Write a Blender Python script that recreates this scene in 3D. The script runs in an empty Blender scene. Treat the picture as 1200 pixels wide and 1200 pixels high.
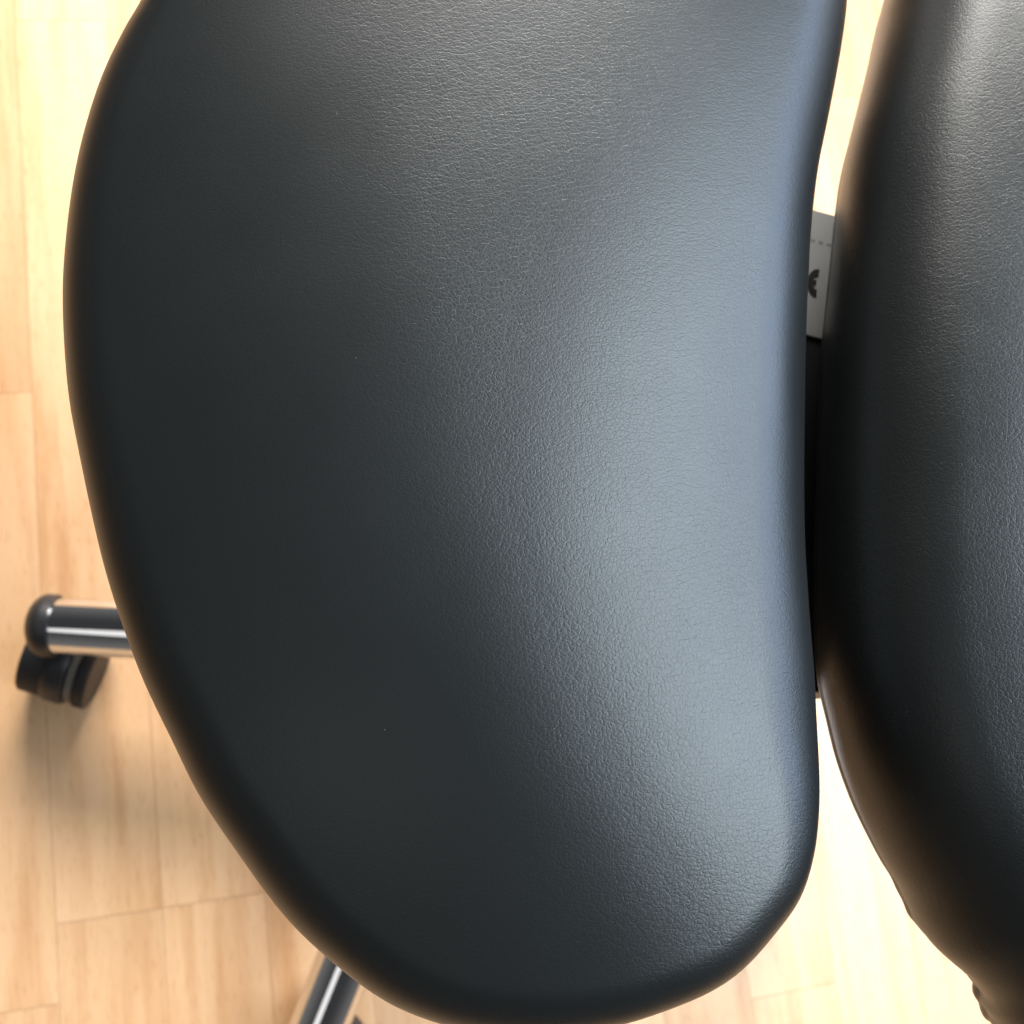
import bpy, bmesh, math, random
from mathutils import Vector, Matrix
import numpy as np
random.seed(7)
S = bpy.context.scene
COL = S.collection

# ---------------------------------------------------------------- camera, light, exposure
cam = bpy.data.cameras.new('camera'); cam.sensor_width = 36; cam.lens = 38.7
cam.clip_start = .01; cam.clip_end = 60
cam.dof.use_dof = True; cam.dof.focus_distance = .262; cam.dof.aperture_fstop = 20
co = bpy.data.objects.new('camera', cam); COL.objects.link(co)
# rows of world axes in camera space (x right, y up, z back)
A = Matrix(((0.97467905, -0.12399484, 0.18608073), (0.0841723, 0.97441271, 0.20841042), (-0.20716125, -0.18747043, 0.96017658)))
co.matrix_world = Matrix.Translation((0, 0, .77)) @ A.transposed().to_4x4()
S.camera = co

w = bpy.data.worlds.new('World'); S.world = w; w.use_nodes = True
w.node_tree.nodes['Background'].inputs[0].default_value = (.95, .93, .90, 1)
w.node_tree.nodes['Background'].inputs[1].default_value = .10
_t = w.node_tree; _g = _t.nodes.new('ShaderNodeTexCoord'); _s = _t.nodes.new('ShaderNodeSeparateXYZ'); _r = _t.nodes.new('ShaderNodeValToRGB')
_t.links.new(_g.outputs['Generated'], _s.inputs[0]); _t.links.new(_s.outputs['Z'], _r.inputs[0]); _t.links.new(_r.outputs[0], _t.nodes['Background'].inputs[0])
_r.color_ramp.elements[0].color = (.95, .92, .88, 1); _r.color_ramp.elements[1].color = (.22, .225, .23, 1); _r.color_ramp.elements[1].position = .85

def area(name, loc, target, sx, sy, watts, col, spread=180):
    l = bpy.data.lights.new(name, 'AREA'); l.shape = 'RECTANGLE'; l.size = sx; l.size_y = sy
    l.energy = watts; l.color = col; l.spread = math.radians(spread)
    o = bpy.data.objects.new(name, l); COL.objects.link(o); o.location = loc
    d = Vector(target) - Vector(loc); o.rotation_euler = d.to_track_quat('-Z', 'Y').to_euler()
    return o
area('roof_window_light', (1.33, .04, 2.35), (.12, .1, .3), 2.0, 1.3, 64, (.77, .90, 1.0))
area('window_light', (.35, 1.75, 1.25), (-.15, .5, 0), 1.1, .7, 43, (1.0, .97, .92))
area('ceiling_lamp_light', (-1.25, -.72, 2.4), (-.1, 0, 0), .75, .75, .95, (1.0, .97, .93))
area('side_window_light', (2.6, .45, 1.5), (.12, .1, .45), 2.0, 1.3, 34, (.56, .72, 1.0))

S.view_settings.view_transform = 'Standard'; S.view_settings.look = 'None'
S.view_settings.gamma = 1; S.view_settings.exposure = 1.1
S.render.engine = 'CYCLES'; S.render.resolution_x = S.render.resolution_y = 1024

# ---------------------------------------------------------------- helpers
def link(name, me, mat=None, parent=None):
    o = bpy.data.objects.new(name, me); COL.objects.link(o)
    if mat and me and not me.materials: me.materials.append(mat)
    if parent: o.parent = parent
    return o
def from_bm(name, bm, mat, parent=None, smooth=True):
    bmesh.ops.recalc_face_normals(bm, faces=bm.faces)
    me = bpy.data.meshes.new(name); bm.to_mesh(me); bm.free()
    for p in me.polygons: p.use_smooth = smooth
    if smooth: me.set_sharp_from_angle(angle=math.radians(38))
    return link(name, me, mat, parent)
def tag(o, **k):
    for a, b in k.items(): o[a] = b
    return o
def frame(axis):
    z = Vector(axis).normalized(); x = z.orthogonal().normalized(); return x, z.cross(x), z
def sweep(bm, c0, axis, prof, seg=48, ref=None):
    """lathe: prof = [(height along axis, radius)]"""
    x, y, z = frame(axis)
    if ref is not None:
        x = (Vector(ref) - z * z.dot(Vector(ref))).normalized(); y = z.cross(x)
    c0 = Vector(c0); rings = []
    for h, r in prof:
        if r < 1e-6: rings.append([bm.verts.new(c0 + z * h)]); continue
        rings.append([bm.verts.new(c0 + z * h + (x * math.cos(t) + y * math.sin(t)) * r) for t in [2 * math.pi * i / seg for i in range(seg)]])
    for a, b in zip(rings, rings[1:]):
        if len(a) == 1 and len(b) == 1: continue
        for i in range(seg):
            j = (i + 1) % seg
            if len(a) == 1: bm.faces.new((a[0], b[i], b[j]))
            elif len(b) == 1: bm.faces.new((a[i], a[j], b[0]))
            else: bm.faces.new((a[i], a[j], b[j], b[i]))
    return bm
def arc(r, h0, R, a0, a1, n=6):      # (height, radius) arc for rounded rims
    return [(h0 + r * math.sin(a0 + (a1 - a0) * i / n), R + r * math.cos(a0 + (a1 - a0) * i / n)) for i in range(n + 1)]
def extrude_outline(pts, z0, z1, bev=.0):
    bm = bmesh.new()
    vs = [bm.verts.new((p[0], p[1], z0)) for p in pts]; f = bm.faces.new(vs)
    r = bmesh.ops.extrude_face_region(bm, geom=[f])
    for v in [g for g in r['geom'] if isinstance(g, bmesh.types.BMVert)]: v.co.z = z1
    if bev: bmesh.ops.bevel(bm, geom=list(bm.edges), offset=bev, segments=2, affect='EDGES', profile=.5)
    return bm
def catmull(pts, n, closed=True):
    P = [np.array(p, float) for p in pts]; N = len(P); out = []
    rng = range(N) if closed else range(N - 1)
    for i in rng:
        p0, p1, p2, p3 = (P[(i - 1) % N], P[i], P[(i + 1) % N], P[(i + 2) % N]) if closed else (P[max(i - 1, 0)], P[i], P[i + 1], P[min(i + 2, N - 1)])
        for t in np.linspace(0, 1, 24, endpoint=False):
            out.append(.5 * (2 * p1 + (p2 - p0) * t + (2 * p0 - 5 * p1 + 4 * p2 - p3) * t * t + (3 * p1 - p0 - 3 * p2 + p3) * t ** 3))
    out = np.array(out)
    for _ in range(26): out = .25 * np.roll(out, 1, 0) + .5 * out + .25 * np.roll(out, -1, 0)
    d = np.r_[0, np.cumsum(np.linalg.norm(np.roll(out, -1, 0) - out, axis=1))]
    q = np.vstack([out, out[:1]]); s = np.linspace(0, d[-1], n, endpoint=False)
    return np.stack([np.interp(s, d, q[:, 0]), np.interp(s, d, q[:, 1])], 1)

# ---------------------------------------------------------------- materials
def new_mat(name):
    m = bpy.data.materials.new(name); m.use_nodes = True; nt = m.node_tree
    return m, nt, nt.nodes['Principled BSDF']
def N(nt, t, **k):
    n = nt.nodes.new(t)
    for a, b in k.items():
        if a.startswith('i_'): n.inputs[a[2:].replace('_', ' ')].default_value = b
        else: setattr(n, a, b)
    return n
def math_n(nt, op, a, b=None, clamp=False):
    n = nt.nodes.new('ShaderNodeMath'); n.operation = op; n.use_clamp = clamp
    for i, v in enumerate((a, b)):
        if v is None: continue
        if isinstance(v, (int, float)): n.inputs[i].default_value = v
        else: nt.links.new(v, n.inputs[i])
    return n.outputs[0]
def ramp(nt, src, stops):
    n = nt.nodes.new('ShaderNodeValToRGB'); e = n.color_ramp.elements
    while len(e) < len(stops): e.new(.5)
    for el, (p, c) in zip(e, stops): el.position = p; el.color = c if len(c) == 4 else (*c, 1)
    nt.links.new(src, n.inputs[0]); return n.outputs[0]
def plain(name, col, rough=.5, metal=0, bump=0, bscale=400):
    m, nt, b = new_mat(name)
    b.inputs['Base Color'].default_value = (*col, 1); b.inputs['Metallic'].default_value = metal
    tc = N(nt, 'ShaderNodeNewGeometry')
    nz = N(nt, 'ShaderNodeTexNoise', i_Scale=bscale, i_Detail=4.0); nt.links.new(tc.outputs['Position'], nz.inputs['Vector'])
    r = math_n(nt, 'MULTIPLY_ADD', nz.outputs['Fac'], .12); nt.nodes[-1].inputs[2].default_value = rough - .06
    nt.links.new(r, b.inputs['Roughness'])
    if bump:
        bp = N(nt, 'ShaderNodeBump', i_Strength=bump, i_Distance=.0004); nt.links.new(nz.outputs['Fac'], bp.inputs['Height']); nt.links.new(bp.outputs[0], b.inputs['Normal'])
    return m

def leather():
    m, nt, b = new_mat('black_leather'); L = nt.links.new
    tc = N(nt, 'ShaderNodeTexCoord'); P = tc.outputs['Object']
    wob = N(nt, 'ShaderNodeTexNoise', i_Scale=260.0, i_Detail=3.0); L(P, wob.inputs['Vector'])
    mv = N(nt, 'ShaderNodeVectorMath', operation='SCALE'); mv.inputs['Scale'].default_value = .0005; L(wob.outputs['Color'], mv.inputs[0])
    ad = N(nt, 'ShaderNodeVectorMath', operation='ADD'); L(P, ad.inputs[0]); L(mv.outputs[0], ad.inputs[1])
    # pebbles: cells with creases between them, at two sizes
    v1 = N(nt, 'ShaderNodeTexVoronoi', feature='DISTANCE_TO_EDGE', i_Scale=1000.0); L(ad.outputs[0], v1.inputs['Vector'])
    v2 = N(nt, 'ShaderNodeTexVoronoi', feature='DISTANCE_TO_EDGE', i_Scale=480.0); L(ad.outputs[0], v2.inputs['Vector'])
    mp = N(nt, 'ShaderNodeMapping'); mp.inputs['Rotation'].default_value = (0, 0, math.radians(-20)); mp.inputs['Scale'].default_value = (.55, 1.25, 1)
    L(ad.outputs[0], mp.inputs['Vector'])
    v3 = N(nt, 'ShaderNodeTexVoronoi', feature='DISTANCE_TO_EDGE', i_Scale=580.0); L(mp.outputs[0], v3.inputs['Vector'])
    fine = N(nt, 'ShaderNodeTexNoise', i_Scale=1500.0, i_Detail=3.0); L(P, fine.inputs['Vector'])
    big = N(nt, 'ShaderNodeTexNoise', i_Scale=22.0, i_Detail=2.0); L(P, big.inputs['Vector'])
    mid = N(nt, 'ShaderNodeTexNoise', i_Scale=90.0, i_Detail=3.0); L(P, mid.inputs['Vector'])
    at = N(nt, 'ShaderNodeAttribute', attribute_name='wear')
    def crease(v, wd): return math_n(nt, 'POWER', math_n(nt, 'MULTIPLY', v.outputs['Distance'], wd, True), .55)
    c1 = crease(v1, 4.5); c2 = crease(v2, 9); c3 = crease(v3, 8)
    patch = math_n(nt, 'MULTIPLY', math_n(nt, 'SUBTRACT', mid.outputs['Fac'], .36, True), 3.4, True)
    h = math_n(nt, 'MULTIPLY', c1, .45)
    h = math_n(nt, 'ADD', h, math_n(nt, 'MULTIPLY', math_n(nt, 'MULTIPLY', c2, patch), .42))
    h = math_n(nt, 'ADD', h, math_n(nt, 'MULTIPLY', c3, .40))
    h = math_n(nt, 'ADD', h, math_n(nt, 'MULTIPLY', fine.outputs['Fac'], .16))
    st = math_n(nt, 'MULTIPLY', at.outputs['Fac'], math_n(nt, 'ADD', math_n(nt, 'MULTIPLY', big.outputs['Fac'], .7), .65))
    bp = N(nt, 'ShaderNodeBump', i_Distance=.000054); L(st, bp.inputs['Strength']); L(h, bp.inputs['Height'])
    L(bp.outputs[0], b.inputs['Normal'])
    # colour, with sparse lint
    lint = N(nt, 'ShaderNodeTexVoronoi', feature='F1', i_Scale=95.0); L(P, lint.inputs['Vector'])
    lf = math_n(nt, 'LESS_THAN', lint.outputs['Distance'], .013)
    mx = N(nt, 'ShaderNodeMix', data_type='RGBA'); L(lf, mx.inputs[0]); mx.inputs[6].default_value = (.0050, .0061, .0062, 1); mx.inputs[7].default_value = (.10, .10, .10, 1)
    L(mx.outputs[2], b.inputs['Base Color'])
    r = math_n(nt, 'ADD', math_n(nt, 'MULTIPLY', big.outputs['Fac'], .10), .335)
    L(r, b.inputs['Roughness']); b.inputs['Specular IOR Level'].default_value = .46
    return m

def wood(name='beech_wood', dark=1.0):
    m, nt, b = new_mat(name); L = nt.links.new
    g = N(nt, 'ShaderNodeNewGeometry'); oi = N(nt, 'ShaderNodeObjectInfo')
    off = N(nt, 'ShaderNodeVectorMath', operation='SCALE'); off.inputs[0].default_value = (7.3, 11.1, 0); L(oi.outputs['Random'], off.inputs['Scale'])
    ad = N(nt, 'ShaderNodeVectorMath', operation='ADD'); L(g.outputs['Position'], ad.inputs[0]); L(off.outputs[0], ad.inputs[1])
    def stretched(sc, ys, det=4.0, dist=0.0):
        mp = N(nt, 'ShaderNodeMapping'); mp.inputs['Scale'].default_value = (1, ys, 1); L(ad.outputs[0], mp.inputs['Vector'])
        n = N(nt, 'ShaderNodeTexNoise', i_Scale=sc, i_Detail=det, i_Distortion=dist); L(mp.outputs[0], n.inputs['Vector']); return n.outputs['Fac']
    broad = stretched(38.0, .10, 3.0, .6); streak = stretched(130.0, .045, 4.0, .4); pore = stretched(900.0, .09, 2.0)
    tone = N(nt, 'ShaderNodeMix', data_type='RGBA'); L(oi.outputs['Random'], tone.inputs[0])
    tone.inputs[6].default_value = (.57 * dark, .33 * dark, .170 * dark, 1); tone.inputs[7].default_value = (.71 * dark, .44 * dark, .245 * dark, 1)
    k = math_n(nt, 'ADD', math_n(nt, 'MULTIPLY', broad, .70), math_n(nt, 'MULTIPLY', streak, .30))
    c = ramp(nt, k, [(.36, (.80, .70, .60)), (.46, (.92, .87, .82)), (.55, (1, 1, 1)), (.66, (1.0, .97, .90))])
    mu = N(nt, 'ShaderNodeMix', data_type='RGBA', blend_type='MULTIPLY'); mu.inputs[0].default_value = 1; L(tone.outputs[2], mu.inputs[6]); L(c, mu.inputs[7])
    pc = ramp(nt, pore, [(.32, (.80, .72, .62)), (.42, (1, 1, 1))])
    m2 = N(nt, 'ShaderNodeMix', data_type='RGBA', blend_type='MULTIPLY'); m2.inputs[0].default_value = .7; L(mu.outputs[2], m2.inputs[6]); L(pc, m2.inputs[7])
    L(m2.outputs[2], b.inputs['Base Color'])
    L(math_n(nt, 'ADD', math_n(nt, 'MULTIPLY', broad, .12), .27), b.inputs['Roughness'])
    b.inputs['Specular IOR Level'].default_value = .32
    bp = N(nt, 'ShaderNodeBump', i_Strength=.25, i_Distance=.0002); L(pore, bp.inputs['Height']); L(bp.outputs[0], b.inputs['Normal'])
    return m

LEA = leather(); WOOD = wood()
CHROME = plain('chrome', (.74, .75, .77), .05, 1)
BLACKP = plain('black_plastic', (.018, .018, .020), .42, 0, .3, 900)
RUBBER = plain('castor_rubber', (.012, .012, .012), .6, 0, .4, 700)
GREYP = plain('grey_plastic', (.16, .145, .12), .5)
BLACKM = plain('black_painted_steel', (.010, .010, .011), .5)
ALU = plain('brushed_aluminium', (.46, .46, .45), .5, .35)
INK = plain('black_ink', (.008, .008, .008), .5)

# ---------------------------------------------------------------- floor
def sheet(name, x0, x1, y0, y1, z, mat):
    bm = bmesh.new(); bm.faces.new([bm.verts.new(p) for p in ((x0, y0, z), (x1, y0, z), (x1, y1, z), (x0, y1, z))])
    return from_bm(name, bm, mat, smooth=False)
floor = sheet('floor', -4, 4, -4, 4, -.0012, wood('dark_joint_wood', .42)); tag(floor, kind='structure')
PW = .064; X0 = -.0935
bm = bmesh.new(); bmesh.ops.create_cube(bm, size=1)
for v in bm.verts: v.co.x += .5; v.co.y += .5; v.co.z -= .5
bmesh.ops.bevel(bm, geom=[e for e in bm.edges if all(v.co.z > -.01 for v in e.verts)], offset=.0022, segments=1, affect='EDGES')
bmesh.ops.recalc_face_normals(bm, faces=bm.faces)
pm = bpy.data.meshes.new('plank'); bm.to_mesh(pm); bm.free(); pm.materials.append(WOOD)
fixed = {-2: [-.134, .263], -1: [-.087, .55], 0: [-.087, .30], 1: [-.087], 9: [.484, .05]}
cnt = 0
for k in range(-10, 15):
    cuts = sorted(fixed.get(k, []))
    if not cuts: cuts = [random.uniform(-.1, .2)]
    while cuts[0] > -.9: cuts.insert(0, cuts[0] - random.uniform(.30, .46))
    i = 1
    while cuts[-1] < 1.2: cuts.append(cuts[-1] + random.uniform(.30, .46))
    for a, b_ in zip(cuts, cuts[1:]):
        o = link('plank', pm, None, floor); g = .00014
        o.location = (X0 + k * PW + g, a + g, 0); o.scale = (PW - 2 * g, b_ - a - 2 * g, .0011 if cnt % 2 else .00113); cnt += 1

# ---------------------------------------------------------------- the stool
stool = link('saddle_stool', None); HUB = Vector((.107, .048, 0)); stool.location = HUB
tag(stool, label='black leather split-seat saddle stool on a chrome five-arm castor base', category='stool')
def child(o, parent=stool):      # keep world placement under the stool's empty
    o.parent = parent
    root = Vector((0, 0, 0)); p = parent
    while p: root += p.location; p = p.parent
    o.location = o.location - root
    return o

# seat pads -------------------------------------------------------
LP = [(-0.02068, 0.19677), (-0.02818, 0.18481), (-0.03448, 0.1733), (-0.03944, 0.16047), (-0.04304, 0.14768), (-0.04565, 0.13387), (-0.04741, 0.1196), (-0.04788, 0.10465), (-0.04741, 0.08996), (-0.04565, 0.07569), (-0.04364, 0.06143), (-0.04126, 0.04739), (-0.03788, 0.03328), (-0.03394, 0.01992), (-0.02857, 0.006), (-0.02326, -0.00752), (-0.0158, -0.02115), (-0.00745, -0.03509), (0.00039, -0.04485), (0.01096, -0.05527), (0.01984, -0.06128), (0.03126, -0.066), (0.04686, -0.06901), (0.06278, -0.06897), (0.07478, -0.06707), (0.086, -0.0643), (0.09422, -0.06046), (0.10297, -0.0542), (0.10972, -0.04884), (0.11495, -0.04228), (0.11974, -0.03371), (0.12448, -0.02129), (0.12939, -0.00179), (0.13185, 0.01401), (0.13506, 0.03203), (0.13866, 0.04861), (0.1432, 0.0694), (0.14709, 0.08891), (0.15156, 0.10977), (0.15503, 0.125), (0.1604, 0.14295), (0.16617, 0.15751), (0.1729, 0.17442), (0.17883, 0.1904), (0.18221, 0.2018), (0.191, 0.236), (0.193, 0.265), (0.184, 0.295), (0.16, 0.3155), (0.1198, 0.3213), (0.0637, 0.3008), (0.015, 0.2593)]
RP = [(0.20927, 0.22147), (0.20298, 0.209), (0.19799, 0.19735), (0.19178, 0.18354), (0.18635, 0.17145), (0.18113, 0.15971), (0.17615, 0.14575), (0.17056, 0.12773), (0.16357, 0.10496), (0.15763, 0.08124), (0.15172, 0.05525), (0.1463, 0.02766), (0.14381, 0.01047), (0.14319, 0.00033), (0.14382, -0.00904), (0.14514, -0.02186), (0.14818, -0.0355), (0.15292, -0.0492), (0.15684, -0.05824), (0.16002, -0.06665), (0.16367, -0.0734), (0.16896, -0.07937), (0.17475, -0.08675), (0.17893, -0.09608), (0.196, -0.122), (0.2259, -0.1385), (0.268, -0.135), (0.312, -0.112), (0.345, -0.075), (0.366, -0.03), (0.377, 0.03), (0.382, 0.1), (0.378, 0.17), (0.362, 0.235), (0.335, 0.285), (0.3, 0.312), (0.262, 0.3), (0.236, 0.265)]
FOLD = [(.030, .40), (.0343, .2362), (.0356, .1851), (.0387, .1145), (.0458, .0495), (.0595, -.0018), (.079, -.0478), (.092, -.075)]
AX0 = np.array([.134, -.05]); AXD = np.array([.06, .25]); AXD = AXD / np.linalg.norm(AXD)
def mirror(p):
    d = np.array(p) - AX0; return AX0 + 2 * AXD * d.dot(AXD) - d
def smoothstep(a, b, x): t = np.clip((x - a) / (b - a), 0, 1); return t * t * (3 - 2 * t)
_y = np.array([f[1] for f in FOLD])[::-1]; _x = np.array([f[0] for f in FOLD])[::-1]
FY = np.linspace(-.20, .50, 400); FX = np.interp(FY, _y, _x)
for _ in range(160): FX[1:-1] = .25 * FX[:-2] + .5 * FX[1:-1] + .25 * FX[2:]
_l = [p for p in RP if p[0] < .24 and p[1] > -.125] + [(.262, .30)]
RE = np.polyfit([p[1] for p in _l], [p[0] for p in _l], 4)
def lateral(x, y, right):              # distance from the fold line, towards the gap
    if right: return .078 - (x - np.polyval(RE, np.clip(y, -.12, .29)))
    return x - np.interp(y, FY, FX)
def top_z(x, y, right=False):
    if right:
        u = (x - np.polyval(RE, np.clip(y, -.12, .29))) * .93
        z = .536 - 3.7 * np.maximum(.074 - u, 0) ** 2 - 2.2 * np.maximum(u - .12, 0) ** 2
    else:
        v = lateral(x, y, False) * .97; wd = .010 + .030 * smoothstep(.0, .22, y)
        sp = lambda q: wd * np.logaddexp(0, q / wd)
        z = .534 - .16 * sp(-v) - .03 * sp(v) - 1.6 * np.maximum(-v, 0) ** 2 - 2.0 * np.maximum(v - .005 - .060 * smoothstep(.03, .22, y), 0) ** 2
    return z - .42 * np.maximum(.03 - y, 0) ** 1.9 + (.12 if right else -.06) * np.maximum(y - .18, 0) ** 2

def make_pad(pts, mirrored, rt, T, rb, shift, folds):
    n = 900
    O = catmull(pts, n) + np.array(shift)
    # orientation counter-clockwise
    ar = np.sum(O[:, 0] * np.roll(O[:, 1], -1) - O[:, 1] * np.roll(O[:, 0], -1))
    if ar < 0: O = O[::-1]
    tg = np.roll(O, -1, 0) - np.roll(O, 1, 0); tg /= np.linalg.norm(tg, axis=1)[:, None]
    nrm = np.stack([tg[:, 1], -tg[:, 0]], 1)
    ctr = O.mean(0); q = O - ctr; u, s_, vt = np.linalg.svd(q, full_matrices=False); ax = vt[0]
    hl = (q @ ax).max() * .52
    sraw = q @ ax; sm = hl * np.tanh(sraw / hl * 1.0)
    M = ctr + sm[:, None] * ax
    tz = lambda P: top_z(P[:, 0], P[:, 1], mirrored)
    rtv = rt(O) if callable(rt) else np.full(n, rt)
    rings = []
    # top: from the outline inwards; dist = inward distance
    dirs = M - O; dl = np.linalg.norm(dirs, axis=1)
    E = O - nrm * rtv[:, None]                         # inner start of the fillet
    for i in range(46):                                # centre -> fillet start
        t = (i / 45) ** .9
        P = M * (1 - t) + E * t; rings.append(np.c_[P, tz(P)])
    for i in range(1, 17):
        a = math.pi / 2 * i / 16
        P = O - nrm * (rtv * (1 - math.sin(a)))[:, None]
        rings.append(np.c_[P, tz(P) - rtv * (1 - math.cos(a))])
    zO = tz(O); arc_l = np.arange(n) / n
    ph = np.random.RandomState(3).rand(6) * 6.28
    curv = np.linalg.norm(np.roll(tg, -13, 0) - np.roll(tg, 13, 0), axis=1); curv = np.convolve(np.r_[curv[-40:], curv, curv[:40]], np.ones(81) / 81, 'valid')
    front = np.clip(curv / .18, .02, 1) * smoothstep(-.05, -.09, O[:, 1])
    rip = sum(np.sin(2 * math.pi * arc_l * f + p) for f, p in zip((61, 83, 97, 118, 37, 143), ph)) / 6
    for i in range(1, 13):
        t = i / 12; z = zO - rtv - (T - rtv - rb) * t
        P = O + nrm * (-.004 * t * t + .0021 * folds * rip[:, None] * t ** 1.5 * front[:, None])
        rings.append(np.c_[P, z])
    base = rings[-1]
    for i in range(1, 9):
        a = math.pi / 2 * i / 8
        P = base[:, :2] - nrm * rb * (1 - math.cos(a)); rings.append(np.c_[P, base[:, 2] - rb * math.sin(a)])
    end = rings[-1]
    for i in range(1, 7):
        t = i / 6; P = end[:, :2] * (1 - t) + M * t; rings.append(np.c_[P, end[:, 2] * (1 - t) + (tz(M) - T) * t])
    V = np.vstack(rings); F = []
    R = len(rings)
    for r in range(R - 1):
        for i in range(n):
            j = (i + 1) % n; F.append((r * n + i, (r + 1) * n + i, (r + 1) * n + j, r * n + j))
    me = bpy.data.meshes.new('seat_pad'); me.from_pydata(V.tolist(), [], F)
    bm = bmesh.new(); bm.from_mesh(me); bmesh.ops.remove_doubles(bm, verts=bm.verts, dist=.0007)
    bmesh.ops.recalc_face_normals(bm, faces=bm.faces); bm.to_mesh(me); bm.free()
    # leather stretch: grain is deep near the fold, smooth where the hide is pulled tight
    co_ = np.array([v.co[:] for v in me.vertices]); xy = co_[:, :2]
    vv = lateral(xy[:, 0], xy[:, 1], mirrored)
    wear = .26 + .62 * smoothstep(-.035, .015, vv) * (1 - .12 * smoothstep(.05, .10, vv)) * (1 - .45 * smoothstep(.14, .22, xy[:, 1]))
    at = me.attributes.new('wear', 'FLOAT', 'POINT'); at.data.foreach_set('value', wear.astype(np.float32))
    for p in me.polygons: p.use_smooth = True
    return child(link('seat_pad', me, LEA))
def rt_left(O): return .012 + .012 * smoothstep(.08, .12, O[:, 0]) * smoothstep(-.06, .0, O[:, 1])
padL = make_pad(LP, False, rt_left, .056, .012, (0, 0), 0.0); padL['label'] = 'left half of the split seat, whole curved pad with lit fold'
padR = make_pad(RP, True, .021, .047, .010, (-.0012, 0), 1.0); padR['label'] = 'right half of the split seat, cut by the photo edge'

# under the seat ----------------------------------------------------
QA = math.radians(-17.5); e1 = Vector((math.cos(QA), math.sin(QA), 0)); e2 = Vector((-math.sin(QA), math.cos(QA), 0)); SO = Vector((.1545, .036, 0))
def seat_xy(a, b, z=0): return SO + e1 * a + e2 * b + Vector((0, 0, z))
def seat_box(name, a0, a1, b0, b1, z0, z1, mat, bev=.001, parent=stool):
    pts = [seat_xy(a0, b0), seat_xy(a1, b0), seat_xy(a1, b1), seat_xy(a0, b1)]
    return child(from_bm(name, extrude_outline(pts, z0, z1, bev), mat, None, False), parent)
seat_box('seat_bracket', -.10, .10, -.035, .1275, .4385, .4455, BLACKM)
seat_box('swivel_mechanism', -.045, .045, -.03, .10, .385, .438, BLACKM, .004)
for s in (-1, 1): seat_box('pad_hinge', s * .07 - .02, s * .07 + .02, .0, .08, .4457, .452, BLACKM, .001)
lab = seat_box('label_plate', -.032, .030, .0820, .1285, .4457, .4465, ALU, .0003)
# printed marks: rounded C and E, and a small row of letters
def ring_glyph(cx, cy, r, wdt, a0, a1, bar=False):
    bm = bmesh.new(); n = 20
    def quad_strip(f):
        prev = None
        for i in range(n + 1):
            a = math.radians(a0 + (a1 - a0) * i / n)
            p = bm.verts.new(f(a, r)); q_ = bm.verts.new(f(a, r - wdt))
            if prev: bm.faces.new((prev[0], p, q_, prev[1]))
            prev = (p, q_)
    quad_strip(lambda a, rr: seat_xy(cx + rr * .68 * math.cos(a), cy + rr * math.sin(a), .44665))
    if bar: bm.faces.new([bm.verts.new(seat_xy(cx + x, cy + y, .44668)) for x, y in ((-r * .6, -wdt * .36), (-.0004, -wdt * .36), (-.0004, wdt * .36), (-r * .6, wdt * .36))])
    return bm
for cx, br in ((.0000, True), (-.0108, False)):
    g = child(from_bm('printed_letter', ring_glyph(cx, .1015, .0053, .0029, 86, 274, br), INK, None, False), lab)
tc = bpy.data.curves.new('t', 'FONT'); tc.body = 'M M M M P'; tc.size = .0019; tc.align_x = 'CENTER'; tc.space_character = 1.5
to = bpy.data.objects.new('t', tc); COL.objects.link(to)
bpy.context.view_layer.update(); tm = bpy.data.meshes.new_from_object(to.evaluated_get(bpy.context.evaluated_depsgraph_get()))
bpy.data.objects.remove(to)
tm.transform(Matrix.Translation(seat_xy(.0022, .1160, .44665)) @ Matrix.Rotation(math.atan2(e1.y, e1.x), 4, 'Z'))
tm.materials.clear(); child(link('small_print', tm, INK), lab)

# column, hub --------------------------------------------------------
Z = Vector((0, 0, 1))
b_ = sweep(bmesh.new(), HUB, Z, [(.20, 0), (.20, .013), (.386, .013), (.386, 0)]); child(from_bm('gas_piston', b_, CHROME))
b_ = sweep(bmesh.new(), HUB, Z, [(.06, 0), (.06, .024), (.245, .024), (.25, .022), (.25, 0)]); child(from_bm('column_sleeve', b_, BLACKP))
b_ = sweep(bmesh.new(), HUB, Z, [(.062, 0), (.062, .036), (.066, .039), (.118, .039), (.126, .034), (.128, .026), (.128, 0)]); child(from_bm('base_hub', b_, CHROME))

# five arms with caps and castors ------------------------------------
TH0 = 170
R_ARM = .249
def rot(a): return Matrix.Rotation(math.radians(a), 4, 'Z')
def mesh_only(bm, name, mat):
    bmesh.ops.recalc_face_normals(bm, faces=bm.faces)
    me = bpy.data.meshes.new(name); bm.to_mesh(me); bm.free(); me.materials.append(mat)
    for p in me.polygons: p.use_smooth = True
    me.set_sharp_from_angle(angle=math.radians(38))
    return me
p_in = Vector((.030, 0, .098)); p_out = Vector((R_ARM, 0, .0735)); ad = (p_out - p_in).normalized(); La = (p_out - p_in).length
arm_me = mesh_only(sweep(bmesh.new(), p_in, ad, [(0, .0185), (La * .4, .0178), (La, .0166), (La, .014), (La - .01, .014)], 64), 'base_arm', CHROME)
capp = [(-.0035, .0166), (-.0035, .0186), (.0010, .0190)] + [(.001 + .0125 * math.sin(t), .0190 * math.cos(t)) for t in [math.pi / 2 * i / 12 for i in range(1, 12)]] + [(.0135, 0)]
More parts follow.
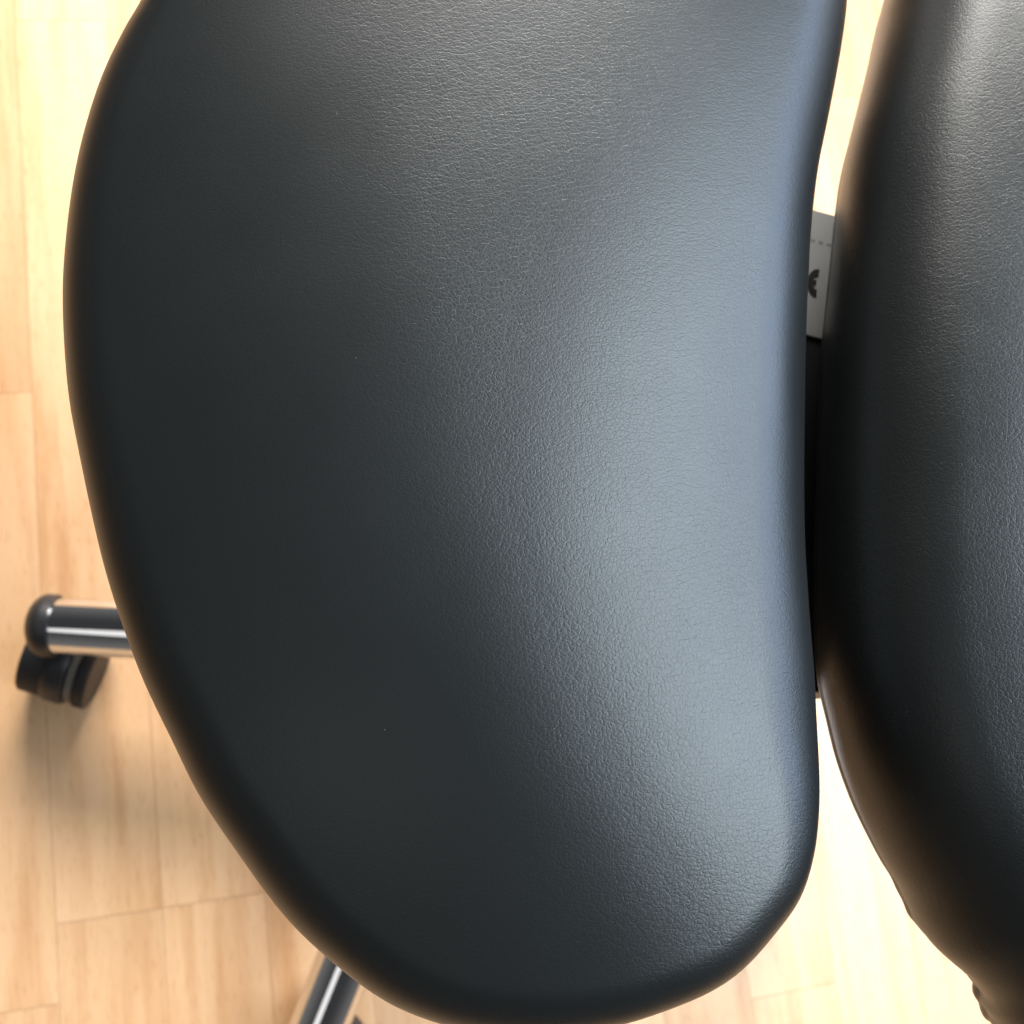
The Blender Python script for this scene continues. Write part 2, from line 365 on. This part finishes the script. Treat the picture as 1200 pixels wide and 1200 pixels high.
cap_me = mesh_only(sweep(bmesh.new(), p_out, ad, capp, 64), 'end_cap', BLACKP)
def wheel_prof(x0, x1, r): return [(x0, 0), (x0, r - .004)] + [(x0 + .0015 * (1 - math.cos(t)), r - .003 + .003 * math.sin(t)) for t in [math.pi / 2 * i / 4 for i in range(5)]] + [(x1 - .0015 * (1 - math.cos(t)), r - .003 + .003 * math.sin(t)) for t in [math.pi / 2 * i / 4 for i in range(4, -1, -1)]] + [(x1, r - .004), (x1, 0)]
X_ = Vector((1, 0, 0)); WC = Vector((0, 0, .025))
wa_me = mesh_only(sweep(bmesh.new(), WC, X_, wheel_prof(-.0215, -.0052, .025), 48), 'castor_wheel', RUBBER)
wb_me = mesh_only(sweep(bmesh.new(), WC, X_, wheel_prof(.0130, .0215, .025), 48), 'castor_wheel', RUBBER)
bd_me = mesh_only(sweep(bmesh.new(), WC + Vector((0, 0, .001)), X_, [(-.006, 0), (-.006, .0250), (-.004, .0262), (.006, .0262), (.0078, .0250), (.0078, 0)], 48), 'castor_body', BLACKP)
rg_me = mesh_only(sweep(bmesh.new(), WC, X_, [(.008, 0), (.0085, .0235), (.0128, .0235), (.0128, 0)], 48), 'wheel_ring', GREYP)
st_me = mesh_only(sweep(bmesh.new(), (0, .018, .03), Z, [(0, 0), (0, .008), (.026, .008), (.026, .0055), (.036, .0055), (.036, 0)], 32), 'castor_stem', CHROME)
swivel = {0: -24.2, 1: 35, 2: 110, 3: 60, 4: -70}
for i in range(5):
    th = TH0 + 72 * i
    arm = link('base_arm', arm_me, None, stool); arm.rotation_euler = (0, 0, math.radians(th))
    cap = link('end_cap', cap_me, None, arm)
    tip = rot(th) @ Vector((R_ARM - .006, 0, 0)); yaw = swivel[i]
    c = link('castor', bd_me, None, stool); off = rot(yaw) @ Vector((0, .018, 0))
    c.location = tip - off; c.rotation_euler = (0, 0, math.radians(yaw))
    for nm, me in (('castor_wheel', wa_me), ('castor_wheel', wb_me), ('wheel_ring', rg_me), ('castor_stem', st_me)): link(nm, me, None, c)
